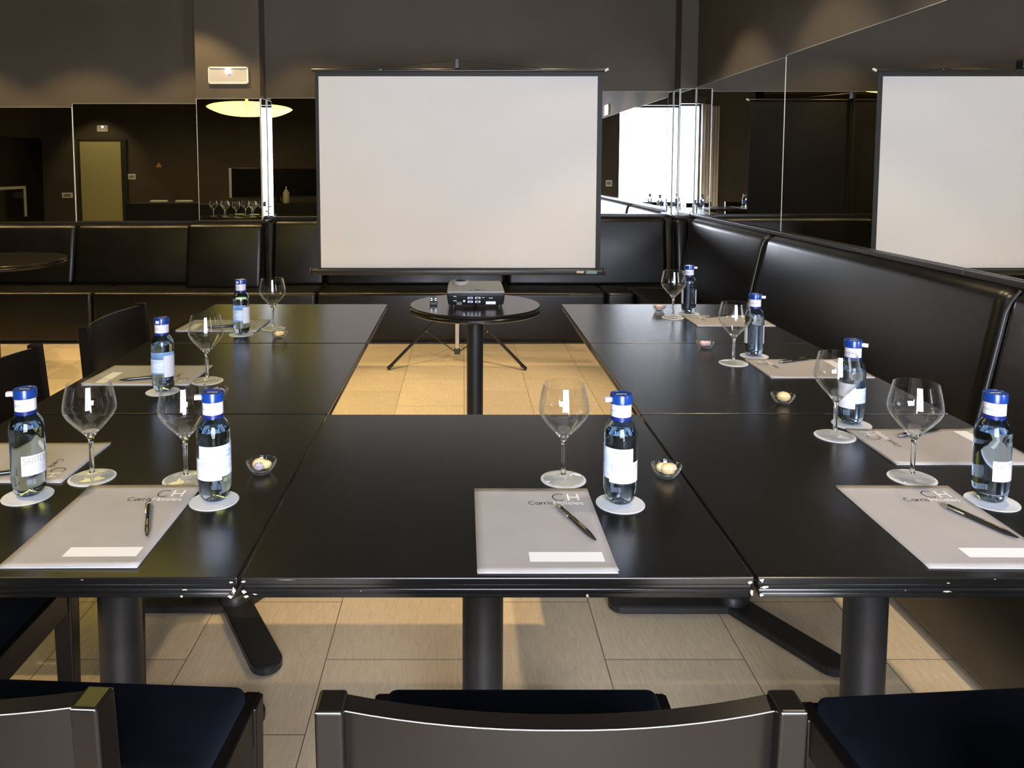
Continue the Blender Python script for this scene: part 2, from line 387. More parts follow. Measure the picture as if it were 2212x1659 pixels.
# ------------------------------------------------------------------ mirrors (each pane a thing)
def mirror(label, axis, pos, a0, a1, z0, z1, group, t=.006):
    """axis 'y': pane in plane y=pos facing -y ; axis 'x': facing -x ; 'x+': facing +x"""
    r = None
    gap = .0015
    a0 += gap; a1 -= gap
    bm = BM(); e = BM()
    if axis == 'y':
        loc = ((a0+a1)/2, pos, z0); hw = (a1-a0)/2; h = z1-z0
        box(bm, -hw+.003, hw-.003, -t, 0, .0, h-.0012)
        for s in (-1, 1): box(e, s*hw-.003 if s > 0 else -hw, hw if s > 0 else -hw+.003, -t-.0005, 0, 0, h)
        box(e, -hw, hw, -t-.0005, 0, h-.0012, h)
    else:
        s_ = -1 if axis == 'x' else 1
        loc = (pos, (a0+a1)/2, z0); hw = (a1-a0)/2; h = z1-z0
        x0, x1 = (-t, 0) if s_ < 0 else (0, t)
        y0, y1 = (-t-.0005, 0) if s_ < 0 else (0, t+.0005)
        box(bm, x0, x1, -hw+.003, hw-.003, 0, h-.0015)
        for s in (-1, 1): box(e, y0, y1, hw-.003 if s > 0 else -hw, hw if s > 0 else -hw+.003, 0, h)
        box(e, y0, y1, -hw, hw, h-.0015, h)
    t_ = thing('wall_mirror', label, 'mirror', loc, 0, group)
    obj('mirror_glass', bm, M['mirror'], t_); obj('glass_edge', e, M['medge'], t_)
    return t_
MG = 'mirror panes round the walls'
mirror('mirror pane at the far left end, next to the pane reflecting the doorway', 'y', YL, -6.2, -3.235, .885, 1.835, MG)
mirror('mirror pane reflecting the yellowish doorway, between two bright seams on the left', 'y', YL, -3.235, XC0, .893, 1.865, MG)
mirror('mirror pane on the column face under the emergency light, reflecting glasses', 'y', YC, XC0, XC1, .915, 1.885, MG)
mirror('narrow mirror strip on the side of the left column glaring with white window light', 'x+', XC1, YC+.0, YB-.008, .925, 1.89, MG)
mirror('mirror pane between the left column and the projection screen', 'y', YB, XC1+.008, -.35, .932, 1.905, MG)
mirror('mirror pane right of the projection screen reflecting a bright white window', 'y', YB, -.35, XP-.008, .955, 1.96, MG)
mirror('thin mirror strip on the left side of the corner pillar', 'x', XP, YC, YB-.008, .957, 1.965, MG)
mirror('narrow mirror pane on the front of the corner pillar', 'y', YC, XP, XR-.008, .957, 1.965, MG)
mirror('mirror pane on the right wall nearest the corner pillar, reflecting darkness', 'x', XR, 4.54, YC, .968, 1.975, MG)
mirror('large mirror pane on the right wall reflecting the white projection screen', 'x', XR, 2.25, 4.54, .968, 1.985, MG)
mirror('mirror pane on the right wall beyond the frame edge, nearest the camera', 'x', XR, .1, 2.25, .968, 1.985, MG)
# ledges under the mirrors
def trim(i, bm): struct('trim_%d' % i, bm, M['ledge'])
bm = BM(); box(bm, -6.2, XC0, YL-.04, YL, .868, .885, .003); trim(1, bm)
bm = BM(); box(bm, XC0-.02, XC1+.04, YC-.04, YC, .893, .914, .003); box(bm, XC1, XC1+.05, YC, YB, .893, .914, .003); trim(2, bm)
bm = BM(); box(bm, XC1+.05, XP-.01, YB-.06, YB, .93, .932, .0); box(bm, XC1+.05, -.3, YB-.04, YB, .908, .931, .003); box(bm, -.3, XP-.0, YB-.04, YB, .932, .954, .003); trim(3, bm)
bm = BM(); box(bm, XP-.04, XR, YC-.04, YC, .934, .956, .003); box(bm, XP-.05, XP, YC, YB, .934, .956, .003); trim(4, bm)
bm = BM(); box(bm, XR-.036, XR, 2.83, YC-.02, .945, .967, .003); box(bm, XR-.036, XR, .1, 2.827, .945, .967, .003); trim(5, bm)

# ------------------------------------------------------------------ banquettes
def cushion(parent, name, P, bev=.035, seg=5, m='leather'):
    bm = BM(); hexa(bm, P, bev, seg); return obj(name, bm, M[m], parent, smooth=radians(60))
SZ = .395
bq = thing('banquette', 'long black leather bench along the back wall behind the screen', 'bench', (0, 6.1, 0))
oy = -6.1
def B(P): return [(x, y+oy, z) for x, y, z in P]
bm = BM(); box(bm, -4.7, 1.33, 5.865+oy, 6.24+oy, 0, .02, .002); box(bm, -4.7, XC0-.01, 6.27+oy, YL-.004+oy, 0, .29); box(bm, XC1+.01, 1.30, 6.27+oy, YB-.004+oy, 0, .29)
obj('plinth', bm, M['plinth'], bq)
for x0, x1 in ((-4.7, -2.815), (-2.812, -1.112), (-1.108, 1.088), (1.091, 1.305)):
    cushion(bq, 'seat_cushion', B([(x0, 5.825, .015), (x1, 5.825, .015), (x1, 6.255, .015), (x0, 6.255, .015), (x0, 5.825, SZ), (x1, 5.825, SZ), (x1, 6.255, SZ-.004), (x0, 6.255, SZ-.004)]), .03)
def backrest_y(x0, x1, yw, z1, bottom=.2, top=.064):
    cushion(bq, 'backrest_cushion', B([(x0, yw-bottom, SZ-.02), (x1, yw-bottom, SZ-.02), (x1, yw-.002, SZ-.02), (x0, yw-.002, SZ-.02),
            (x0, yw-top-.045, z1), (x1, yw-top-.045, z1), (x1, yw-.002, z1), (x0, yw-.002, z1)]), .04)
backrest_y(-4.7, -3.192, YL, .868); backrest_y(-3.188, -2.202, YL, .868)
backrest_y(-2.198, -1.588, YC, .893)
backrest_y(-1.56, -1.125, YB, .908); backrest_y(-1.121, .35, YB, .918); backrest_y(.354, 1.665, YB, .932)
backrest_y(1.68, 1.80, YC, .932)
rq = thing('banquette', 'black leather bench with tall backrest along the right wall under the mirrors', 'bench', (1.6, 3.0, 0))
rx, ry = -1.6, -3.0
def B2(P): return [(x+rx, y+ry, z) for x, y, z in P]
bm = BM(); box(bm, 1.35+rx, XR-.004+rx, .2+ry, 6.0+ry, 0, .02, .002); obj('plinth', bm, M['plinth'], rq)
for y0, y1 in ((.2, 2.498), (2.502, 4.538), (4.542, 6.06)):
    cushion(rq, 'seat_cushion', B2([(1.315, y0, .015), (1.79, y0, .015), (1.79, y1, .015), (1.315, y1, .015), (1.31, y0, SZ), (1.79, y0, SZ-.01), (1.79, y1, SZ-.01), (1.31, y1, SZ)]), .03)
for y0, y1 in ((.2, 2.505), (2.515, 4.525), (4.555, 6.06)):
    cushion(rq, 'backrest_cushion', B2([(1.665, y0, SZ-.02), (XR-.002, y0, SZ-.02), (XR-.002, y1, SZ-.02), (1.665, y1, SZ-.02), (1.775, y0, .945), (XR-.002, y0, .945), (XR-.002, y1, .945), (1.775, y1, .945)]), .05, 7)
for yy in (2.49, 4.56):
    bm = BM(); P = []
    for i in range(15):
        t = i/14; z = SZ+.01+(.935-SZ)*t; x = 1.663+.11*t+(.03*max(0, (t-.85)/.15)**2); P.append((x+rx, yy+ry, z))
    tube(bm, P, .005, 8); obj('piping', bm, M['seam'], rq, smooth=SM)

# ------------------------------------------------------------------ tables
TT = .745
def square_table(label, cx, cy, px, py_, chips=()):
    t = thing('square_table', label, 'table', (cx, cy, 0), 0, 'square meeting tables in a horseshoe')
    h = .3765
    bm = BM(); box(bm, -h, h, -h, h, TT-.011, TT, .0018, 2); obj('tabletop', bm, M['table'], t)
    bm = BM(); box(bm, -h+.003, h-.003, -h+.003, h-.003, TT-.018, TT-.0115, .001, 1); box(bm, -h+.0005, h-.0005, -h+.0005, h-.0005, TT-.0245, TT-.0165, .003, 3); box(bm, -h+.005, h-.005, -h+.005, h-.005, TT-.034, TT-.024, .002, 2)
    obj('edge_moulding', bm, M['tedge'], t, smooth=SM)
    bm = BM(); prism(bm, [(px-cx+.12*cos(a), py_-cy+.12*sin(a)) for a in [pi/4+k*pi/2 for k in range(4)]], TT-.04, TT-.034); obj('mounting_plate', bm, M['metalblk'], t)
    bm = BM(); lathe(bm, [(0, .03), (.041, .03), (.041, TT-.04), (0, TT-.04)], 40, px-cx, py_-cy); obj('column', bm, M['metalblk'], t, smooth=SM)
    for a in (180, 300, 60):
        bm = BM(); prism(bm, stadium(px-cx, py_-cy, radians(a), .0, .335, .042), .006, .03, .003); obj('foot', bm, M['metalblk'], t)
    bm = BM(); lathe(bm, [(0, .028), (.047, .028), (.047, .05), (.042, .056), (0, .056)], 32, px-cx, py_-cy); obj('collar', bm, M['metalblk'], t, smooth=SM)
    for (x, z, sx, sz) in chips:
        bm = BM(); P = []; n = 13
        for k in range(n):
            a = 2*pi*k/n; rr = random.uniform(.3, .85); P.append((x+sx*rr*cos(a), z+sz*rr*sin(a)))
        vs = [bm.verts.new((a, -h-.0006, b)) for a, b in P]; c_ = bm.verts.new((x, -h-.0012, z))
        for k in range(n): bm.faces.new([vs[k], vs[(k+1) % n], c_])
        obj('chip', bm, M['chip'], t)
    return t
XL, XM, XRT = -.7075, .0505, .8085
YS = (1.4715, 2.2315, 2.9915)
ch_l = [(.368, TT-.007, .006, .003), (.372, TT-.02, .004, .008), (.366, TT-.029, .007, .004), (.30, TT-.018, .007, .0015), (.295, TT-.028, .003, .003), (.15, TT-.003, .003, .001), (-.04, TT-.006, .002, .001)]
ch_m = [(-.372, TT-.006, .004, .003), (-.371, TT-.021, .005, .005), (-.369, TT-.029, .006, .004), (-.355, TT-.025, .006, .002), (-.31, TT-.003, .02, .0006), (.132, TT-.0275, .004, .0035), (.37, TT-.008, .005, .004), (.373, TT-.024, .003, .008), (-.2, TT-.02, .0015, .001)]
ch_r = [(-.371, TT-.004, .005, .004), (-.367, TT-.014, .008, .003), (-.371, TT-.026, .005, .004), (-.1, TT-.021, .011, .0022), (-.098, TT-.008, .004, .0015), (-.03, TT-.002, .002, .001), (.06, TT-.002, .003, .001), (-.16, TT-.019, .0015, .001)]
square_table('front left black square table, nearest on the left', XL, YS[0], -.69, 1.5, ch_l)
square_table('middle black square table of the front row', XM, YS[0], .04, 1.5, ch_m)
square_table('front right black square table, nearest on the right', XRT, YS[0], .81, 1.5, ch_r)
square_table('second black square table from the front on the left side', XL, YS[1], -.695, 2.28)
square_table('second black square table from the front on the right side', XRT, YS[1], .82, 2.275)
square_table('far left black square table, with a yellowish sheen, nearest the screen', XL, YS[2], -.70, 3.0)
square_table('far right black square table, nearest the screen and the corner', XRT, YS[2], .81, 3.0)
def round_table(label, cx, cy, r):
    t = thing('round_table', label, 'table', (cx, cy, 0))
    bm = BM(); lathe(bm, [(0, TT-.012), (r-.003, TT-.012), (r-.001, TT-.01), (r, TT-.003), (r-.002, TT), (0, TT)], 72); obj('tabletop', bm, M['table'], t, smooth=SM)
    bm = BM(); lathe(bm, [(0, TT-.034), (r-.008, TT-.034), (r-.001, TT-.029), (r-.001, TT-.019), (r-.007, TT-.0125), (0, TT-.0125)], 72); obj('edge_moulding', bm, M['tedge'], t, smooth=SM)
    bm = BM(); lathe(bm, [(0, .03), (.036, .03), (.036, TT-.034), (0, TT-.034)], 32); obj('column', bm, M['metalblk'], t, smooth=SM)
    for a in (90, 210, 330):
        bm = BM(); prism(bm, stadium(0, 0, radians(a), 0, min(.3, r*.85), .04), .006, .03, .003); obj('foot', bm, M['metalblk'], t)
    return t
round_table('small round black pedestal table carrying the projector', .053, 3.37, .284)
round_table('round dark table at the left edge in front of the bench', -3.06, 5.0, .45)

# ------------------------------------------------------------------ chairs
CG = 'dark wooden chairs around the tables'
def make_chair(label):
    t = thing('dining_chair', label, 'chair', (0, 0, 0), 0, CG)
    W = .2475
    bm = BM()
    P = [(-.215, -.2, .44), (.215, -.2, .44), (.228, .225, .44), (-.228, .225, .44), (-.212, -.197, .475), (.212, -.197, .475), (.224, .222, .478), (-.224, .222, .478)]
    hexa(bm, P, .016, 4); obj('seat', bm, M['navy'], t, smooth=radians(60))
    bm = BM()
    box(bm, -W+.004, -W+.03, -.22, .24, .385, .452, .003); box(bm, W-.03, W-.004, -.22, .24, .385, .452, .003)
    box(bm, -W+.03, W-.03, .205, .235, .385, .448, .003); box(bm, -W+.03, W-.03, -.235, -.21, .385, .448, .003); obj('seat_frame', bm, M['chair'], t)
    for s in (-1, 1):
        bm = BM(); x0 = s*(W-.02)
        hexa(bm, [(x0-.014, .205, 0), (x0+.014, .205, 0), (x0+.014, .235, 0), (x0-.014, .235, 0), (x0-.02, .198, .45), (x0+.02, .198, .45), (x0+.02, .24, .45), (x0-.02, .24, .45)], .003)
        obj('front_leg', bm, M['chair'], t)
        bm = BM(); xx = s*(W-.0145)
        hexa(bm, [(xx-.013, -.30, 0), (xx+.013, -.30, 0), (xx+.013, -.268, 0), (xx-.013, -.268, 0), (xx-.0145, -.258, .43), (xx+.0145, -.258, .43), (xx+.0145, -.212, .43), (xx-.0145, -.212, .43)], .003)
        hexa(bm, [(xx-.0145, -.258, .43), (xx+.0145, -.258, .43), (xx+.0145, -.212, .43), (xx-.0145, -.212, .43), (xx-.0145, -.282, .802), (xx+.0145, -.282, .802), (xx+.0145, -.246, .802), (xx-.0145, -.246, .802)], .0035, 3)
        p = obj('rear_leg', bm, M['chair'], t)
        if s:
            bm = BM(); tube(bm, [(xx-.013, -.2815, .8005), (xx+.012, -.2815, .8005)], .0006, 6)
            obj('edge_highlight', bm, M['highlight'], p)  # thin pale tube, a painted highlight on the post top
    # bowed back panel: rear surface recessed between the posts
    bm = BM(); n = 16; cols = []
    for i in range(n+1):
        u = -1+2*i/n; x = u*(W-.028); bow = -.030*(1-u*u)
        def yy(z): return -.234+(-.024)*(z-.43)/.37+bow
        cols.append([(x, yy(.455)-.009, .455), (x, yy(.794)-.009, .794-.002*abs(u)), (x, yy(.794)+.011, .796), (x, yy(.455)+.011, .455)])
    R = [[bm.verts.new(p) for p in c_] for c_ in cols]
    for A, C in zip(R, R[1:]):
        for k in range(4): bm.faces.new([A[k], C[k], C[(k+1) % 4], A[(k+1) % 4]])
    bm.faces.new(R[0]); bm.faces.new(R[-1][::-1]); bmesh.ops.recalc_face_normals(bm, faces=bm.faces)
    bp = obj('back_panel', bm, M['chair'], t, smooth=radians(35))
    bm = BM(); tube(bm, [Vector(c_[1])+Vector((0, -.0003, .0003)) for c_ in cols], .0006, 6); obj('edge_highlight', bm, M['highlight'], bp)  # highlight along the panel's top edge, painted as a pale line
    return t
c0 = make_chair('dark wooden chair in front of the middle table, bowed back nearest the camera'); c0.location = (.0985, 1.018, 0)
dup(c0, (-.60, 1.035, 0), radians(-3), 'dark wooden chair with navy seat in the bottom left corner, before the front left table')
dup(c0, (.82, 1.014, 0), radians(4), 'dark wooden chair with navy seat in the bottom right corner, before the front right table')
dup(c0, (-1.027, 2.85, 0), radians(-90), 'black wooden chair back at the left side, beside the far left table')
dup(c0, (-1.05, 2.119, 0), radians(-90), 'black wooden chair back cut by the left photo edge, beside the second left table')
dup(c0, (-1.085, 1.40, 0), radians(-90), 'chair tucked under the front left table, only its seat and leg showing')

# ------------------------------------------------------------------ table settings
BG, GG, CBG, CGG, FG, PG = 'small bottles of mineral water', 'stemmed balloon glasses', 'coasters under the bottles', 'coasters under the glasses', 'grey hotel folders', 'black ballpoint pens'
# bottle
H = .196
prof = [(0, .002), (.017, .001), (.0215, .004), (.0262, .011), (.0285, .022), (.0293, .04), (.0293, .103), (.0289, .109), (.0297, .118), (.0293, .127), (.0276, .136), (.0236, .1445), (.0190, .1505), (.0175, .155), (.0172, .158), (.0172, .19), (0, .19)]
def bot_r(z):
    for (r0, z0), (r1, z1) in zip(prof[1:], prof[2:]):
        if z0 <= z <= z1 and z1 > z0: return r0+(r1-r0)*(z-z0)/(z1-z0)
    return .0172
def cyl(off, rad=None): return lambda u, v: ((bot_r(v) if rad is None else rad)+off)*1 and (((bot_r(v) if rad is None else rad)+off)*sin(u), -((bot_r(v) if rad is None else rad)+off)*cos(u), v)
def make_bottle(label, scenic, front, backs, tab=180):
    t = thing('water_bottle', label, 'bottle', (0, 0, 0), 0, BG)
    bm = BM(); lathe(bm, prof, 48)
    inner = [(0, .129), (.0272, .129), (.0260, .1355), (.0220, .1435), (.0174, .1495), (.0160, .155), (.0156, .16), (.0156, .186), (0, .186)]
    lathe(bm, inner, 48, flip=True)
    inner2 = [(0, .006), (.012, .007), (.0, .014)]
    lathe(bm, inner2, 24, flip=True)
    obj('glass_body', bm, M['bottle'], t, smooth=radians(50))
    bm = BM(); lathe(bm, [(.0174, .1515), (.0184, .1515), (.0182, .159), (.0174, .159)], 40); lathe(bm, [(.0175, .184), (.0178, .182), (.0182, .1845)], 40); obj('foil_ring', bm, M['ring'], t, smooth=SM)
    bm = BM(); lathe(bm, [(.0174, .1585), (.018, .1585), (.018, .1825), (.0174, .1825)], 40); nl = obj('neck_label', bm, M['wlabel'], t, smooth=SM)
    bm = BM(); fn = cyl(.0002, .018)
    fu = lambda u, v: fn(u/.018, v)
    text(bm, 'aquaBona', -.034, .1675, .0062, .0006, fu)
    ribbon(bm, [(p[0], p[1]) for p in arc(-.0235, .1703, .014, .007, 0, 360, 24)], .0004, fu)
    for k in range(5): ribbon(bm, [(.008, .1685+k*.0025), (.018, .1685+k*.0025)], .0003, fu)
    obj('lettering', bm, M['midink'], nl)
    bm = BM(); lathe(bm, [(.0173, .1815), (.0197, .1815), (.0197, .196), (.0190, .1978), (.0178, .1973), (.0170, .1966), (0, .1966)], 40); cp = obj('cap', bm, M['cap'], t, smooth=SM)
    bm = BM()
    for k in range(5): box(bm, -.009+k*.0038, -.0062+k*.0038, -.001, .001, .1966, .1970)
    obj('embossed_mark', bm, M['greyink'], cp)
    bm = BM(); box(bm, .0185, .031 if tab > -60 and tab != 90 else .0206, -.0045, .0045, .185, .1925)
    bmesh.ops.transform(bm, matrix=Matrix.Rotation(radians(tab), 4, 'Z'), verts=bm.verts); obj('seal_tab', bm, M['wlabel'], t)
    # scenic label, front and back paper labels
    R_ = .0303; fn2 = cyl(.001); fv = lambda u, v: fn2(u/R_, v)
    if scenic:
        a0, a1, z0, z1 = scenic
        bm = BM(); patch(bm, radians(a0), radians(a1), z0, z1, cyl(.0004), 24, 4); obj('scenic_label', bm, M['scenic'], t, smooth=3.14)
    if front:
        a0, a1 = front; u0 = radians(a0)*R_; Wd = radians(a1-a0)*R_
        bm = BM(); patch(bm, radians(a0), radians(a1), .0445, .081, cyl(.0007), 26, 4); fl = obj('front_label', bm, M['wlabel'], t, smooth=3.14)
        sc = (Wd-.006)/(text_w('SANTOLIN', .10)*.0112)
        bm = BM(); text(bm, 'SANTOLIN', u0+.003, .0665, .0112, .0009, fv, sc, .10); obj('name_lettering', bm, M['midink'], fl)
        bm = BM()
        for k in range(6):
            z = .063-k*.0027; x = u0+.003
            while x < u0+Wd-.008:
                w_ = random.uniform(.002, .006)
                if random.random() < .75: ribbon(bm, [(x, z), (x+w_, z)], .0007, fv)
                x += w_+.001
        obj('small_print', bm, M['greyink'], fl)
    for a0, a1 in backs:
        bm = BM(); patch(bm, radians(a0), radians(a1), .042, .10, cyl(.0006), 12, 5); bl = obj('back_label', bm, M['wlabel'], t, smooth=3.14)
        bm = BM()
        for k in range(9): ribbon(bm, [(radians(a0+5)*R_, .093-k*.0048), (radians(a0+5+random.uniform(.5, .85)*(a1-a0-8))*R_, .093-k*.0048)], .0007, fv)
        obj('small_print', bm, M['greyink'], bl)
    return t
# wine glass
GH = .186
gout = [(0, .0008), (.0375, .0008), (.0385, .0016), (.0370, .0024), (.022, .0042), (.0095, .0068), (.0052, .0115), (.0043, .02), (.0042, .066), (.0050, .0745), (.0078, .081), (.0155, .0905), (.030, .1065), (.0415, .1205), (.0470, .1310), (.0483, .1385), (.0473, .1490), (.0443, .1650), (.0408, .1800), (.0395, .1860)]
gin = [(.0387, .1860), (.0400, .1800), (.0434, .1650), (.0464, .1490), (.0474, .1385), (.0461, .1312), (.0405, .1213), (.0288, .1077), (.0140, .0925), (.006, .0865), (0, .0852)]
gin_r = []
for a, b in zip(gin[5:], gin[6:]):
    gin_r.append(a)
gprof = gout+gin
def make_glass_single(label):
    t = thing('wine_glass', label, 'glass', (0, 0, 0), 0, GG)
    ou = [p for p in gout if p[1] >= .0905]; inn = [p for p in gin if p[1] >= .0915]
    bm = BM(); lathe(bm, ou+inn, 64); obj('bowl', bm, M['thin'], t, smooth=radians(60))
    st = [(.0056, .0100), (.0047, .0135), (.0043, .02), (.0042, .066), (.0050, .0745), (.0078, .081), (.0155, .0905), (.0140, .0918), (.0068, .0862), (0, .0848)]
    bm = BM(); lathe(bm, [(0, .0100)]+st, 40); obj('stem', bm, M['glass'], t, smooth=radians(60))
    ft = [(0, .0008), (.0375, .0008), (.0388, .0016), (.0372, .0025), (.022, .0042), (.0100, .0066), (.0056, .0100)]
    bm = BM(); lathe(bm, ft, 64); obj('foot', bm, M['thin'], t, smooth=radians(60))
    return t
def make_coaster(label, grp):
    t = thing('coaster', label, 'coaster', (0, 0, 0), 0, grp)
    bm = BM(); lathe(bm, [(0, 0), (.0432, 0), (.0434, .0006), (.0430, .0012), (0, .0012)], 56); obj('card_disc', bm, M['coaster'], t, smooth=SM)
    bm = BM(); fn = lambda u, v: (u, v, .00135)
    text(bm, 'CH', -.016, -.004, .019, .0013, fn); text(bm, 'Carrís Hoteles', -.027, -.016, .0068, .0006, fn)
    obj('printed_mark', bm, M['whiteink'], t)
    return t
def make_folder(label):
    t = thing('folder', label, 'folder', (0, 0, 0), 0, FG)
    W, L = .105, .1485
    def zz(x, y):
        e = max(0, (y-.10)/.0485)**2*.002+max(0, (-y-.11)/.0385)**2*.0035*(.5+.5*(x/W))
        return .002+e
    bm = BM(); nu, nv = 14, 20
    V = [[bm.verts.new((-W+2*W*i/nu, -L+2*L*j/nv, zz(-W+2*W*i/nu, -L+2*L*j/nv))) for j in range(nv+1)] for i in range(nu+1)]
    for i in range(nu):
        for j in range(nv): bm.faces.new([V[i][j], V[i+1][j], V[i+1][j+1], V[i][j+1]])
    o = obj('cover', bm, M['folder'], t, smooth=3.14); so = o.modifiers.new('thick', 'SOLIDIFY'); so.thickness = .0011; so.offset = -1
    bm = BM(); box(bm, -W+.001, W-.001, -L+.001, L-.001, 0, .0008); obj('inner_sheets', bm, M['paper'], t)
    fn = lambda u, v: (u, v, zz(u, v)+.0004)
    bm = BM(); patch(bm, -.024, .09, -.118, -.088, fn, 6, 3); obj('name_strip', bm, M['paper'], t)
    bm = BM(); text(bm, 'C', .036, .100, .026, .0023, fn, 1.05); text(bm, 'Carrís', -.009, .083, .0135, .0016, fn, .97); obj('dark_lettering', bm, M['ink'], t)
    bm = BM(); text(bm, 'H', .062, .100, .026, .0034, fn, 1.1, .06); text(bm, 'Hoteles', .036, .083, .0135, .0020, fn, .94); obj('white_lettering', bm, M['whiteink'], t)
    return t
def make_pen(label):
    t = thing('ballpoint_pen', label, 'pen', (0, 0, 0), 0, PG)
    # lies along +y, push end at y=0, tip at y=.135 ; z = axis
    def lat(bm, pr, seg=14):
        b2 = bmesh.new(); lathe(b2, pr, seg); merge(bm, b2, Matrix.Translation((0, 0, .0048)) @ Matrix.Rotation(-pi/2, 4, 'X'))
    bm = BM(); lat(bm, [(0, .004), (.0042, .004), (.0046, .01), (.0048, .1), (.0045, .112), (.0022, .128), (.0012, .133), (0, .134)]); obj('barrel', bm, M['pen'], t, smooth=SM)
    bm = BM(); lat(bm, [(0, -.003), (.0026, -.003), (.0028, .003), (.0047, .003), (.0049, .006), (.0049, .011), (0, .011)])
    box(bm, .0032, .0066, .004, .044, .0046, .0072, .0008); obj('clip', bm, M['silver'], t, smooth=SM)
    bm = BM()
    for k in range(9): box(bm, .0003, .0016, .078+k*.0026, .0798+k*.0026, .0095, .0099)
    obj('gold_print', bm, M['gold'], t)
    return t
def make_bowl(label):
    bm = BM()
    pr = [(0, 0), (.0135, 0), (.015, .0012), (.019, .0055), (.0225, .0095), (.0245, .0125), (.0252, .0135), (.0262, .0165), (.027, .0175), (.0282, .0215), (.0290, .0225), (.0294, .0235), (.0288, .0245), (.0278, .0240), (.0268, .0205), (.0235, .0135), (.018, .0075), (.0125, .0042), (0, .0038)]
    lathe(bm, pr, 48); o = obj('candy_bowl', bm, M['bowlglass'], smooth=radians(50)); return tag(o, label, 'bowl', 'little glass sweet bowls')
def make_candy(label, mt, r, seed):
    rr = random.Random(seed); bm = BM()
    bmesh.ops.create_icosphere(bm, subdivisions=3, radius=r)
    for v_ in bm.verts:
        k = 1+.035*rr.uniform(-1, 1); v_.co *= k; v_.co.z *= .82 if v_.co.z > 0 else .6
    o = obj('jelly_sweet', bm, M[mt], smooth=3.14); return tag(o, label, 'candy', 'sugared jelly sweets in bowls')

sets = [
 # key, bottle(x,y,rot), glass, bottle coaster, glass coaster, folder(x,y,rot), pen(end,tip), place words
 ('middle', (.281, 1.352, 0), (.193, 1.453), (.126, 1.2545, 0), ((.168, 1.322), (.211, 1.199)), 'on the middle front table'),
 ('fl', (-.448, 1.364, 0), (-.532, 1.452), (-.594, 1.270, .5), ((-.555, 1.335), (-.510, 1.212)), 'at the front edge of the front left table'),
 ('l', (-.795, 1.384, 0), (-.717, 1.462), (-.912, 1.542, -90), ((-.85, 1.485), (-.972, 1.437)), 'at the left edge of the front left table'),
 ('ml', (-.803, 2.046, 0), (-.717, 2.141), (-.903, 2.204, -90), ((-.835, 2.178), (-.956, 2.129)), 'on the second left table'),
 ('farl', (-.795, 2.757, 0), (-.705, 2.851), (-.902, 2.905, -90), ((-.826, 2.884), (-.95, 2.838)), 'on the far left table'),
 ('rf', (.95, 1.360, 0), (.867, 1.459), (.803, 1.268, -.5), ((.846, 1.329), (.889, 1.208)), 'at the front edge of the front right table'),
 ('r', (.907, 1.780, 0), (.83, 1.694), (1.023, 1.632, 90), ((.963, 1.679), (1.085, 1.726)), 'at the right edge of the front right table'),
 ('r2', (.925, 2.436, 0), (.828, 2.341), (1.025, 2.278, 90), ((.964, 2.331), (1.084, 2.379)), 'on the second right table'),
 ('rfar', (.924, 3.15, 0), (.836, 3.06), (1.031, 2.998, 90), ((.966, 3.05), (1.085, 3.10)), 'on the far right table'),
]
DL = ((-95, 25, .055, .090), None, ((26, 100), (-178, -97)))
BL = {'middle': ((-118, 36, .050, .106), (-50, 73), ()), 'fl': ((-40, 112, .050, .106), (-84, 42), ()), 'l': (None, (8, 122), ()), 'ml': DL, 'farl': DL,
      'rf': (None, (-31, 86), ()), 'r': ((-12, 78, .055, .090), None, ((-95, -10), (74, 150))), 'r2': (None, None, ((-150, -62), (42, 100))), 'rfar': (None, None, ((-150, -62), (42, 100)))}
b0 = g0 = cb0 = cg0 = f0 = p0 = None
CT = .0013
for key, bt, gl, fo, pn, where in sets:
    lb = 'blue-capped water bottle '+where
    o = make_bottle(lb, *BL[key], {'ml': -100, 'farl': -110, 'rf': 90, 'r': -38, 'r2': -20, 'rfar': -15}.get(key, 190))
    o.location = (bt[0], bt[1], TT+CT); o.rotation_euler = (0, 0, radians(bt[2]))
    lb = 'empty stemmed balloon glass '+where
    if g0 is None: g0 = o = make_glass_single(lb)
    else: o = dup(g0, (0, 0, 0), 0, lb)
    o.location = (gl[0], gl[1], TT+CT+.0)
    rz = radians(fo[2])
    lb = 'pale coaster under the bottle '+where
    if cb0 is None: cb0 = o = make_coaster(lb, CBG)
    else: o = dup(cb0, (0, 0, 0), 0, lb)
    o.location = (bt[0], bt[1]-.006, TT); o.rotation_euler = (0, 0, rz+.15)
    lb = 'pale coaster under the balloon glass '+where
    o = dup(cb0, (gl[0], gl[1], TT), rz-.05, lb, CGG)
    lb = 'grey lettered folder '+where
    if f0 is None: f0 = o = make_folder(lb)
    else: o = dup(f0, (0, 0, 0), 0, lb)
    o.location = (fo[0], fo[1], TT); o.rotation_euler = (0, 0, rz)
    lb = 'black pen on the folder '+where
    if p0 is None: p0 = o = make_pen(lb)
    else: o = dup(p0, (0, 0, 0), 0, lb)
    (ax, ay), (bx, by) = pn; a = atan2(by-ay, bx-ax)-pi/2
    o.location = (ax, ay, TT+.0022); o.rotation_euler = (0, 0, a)
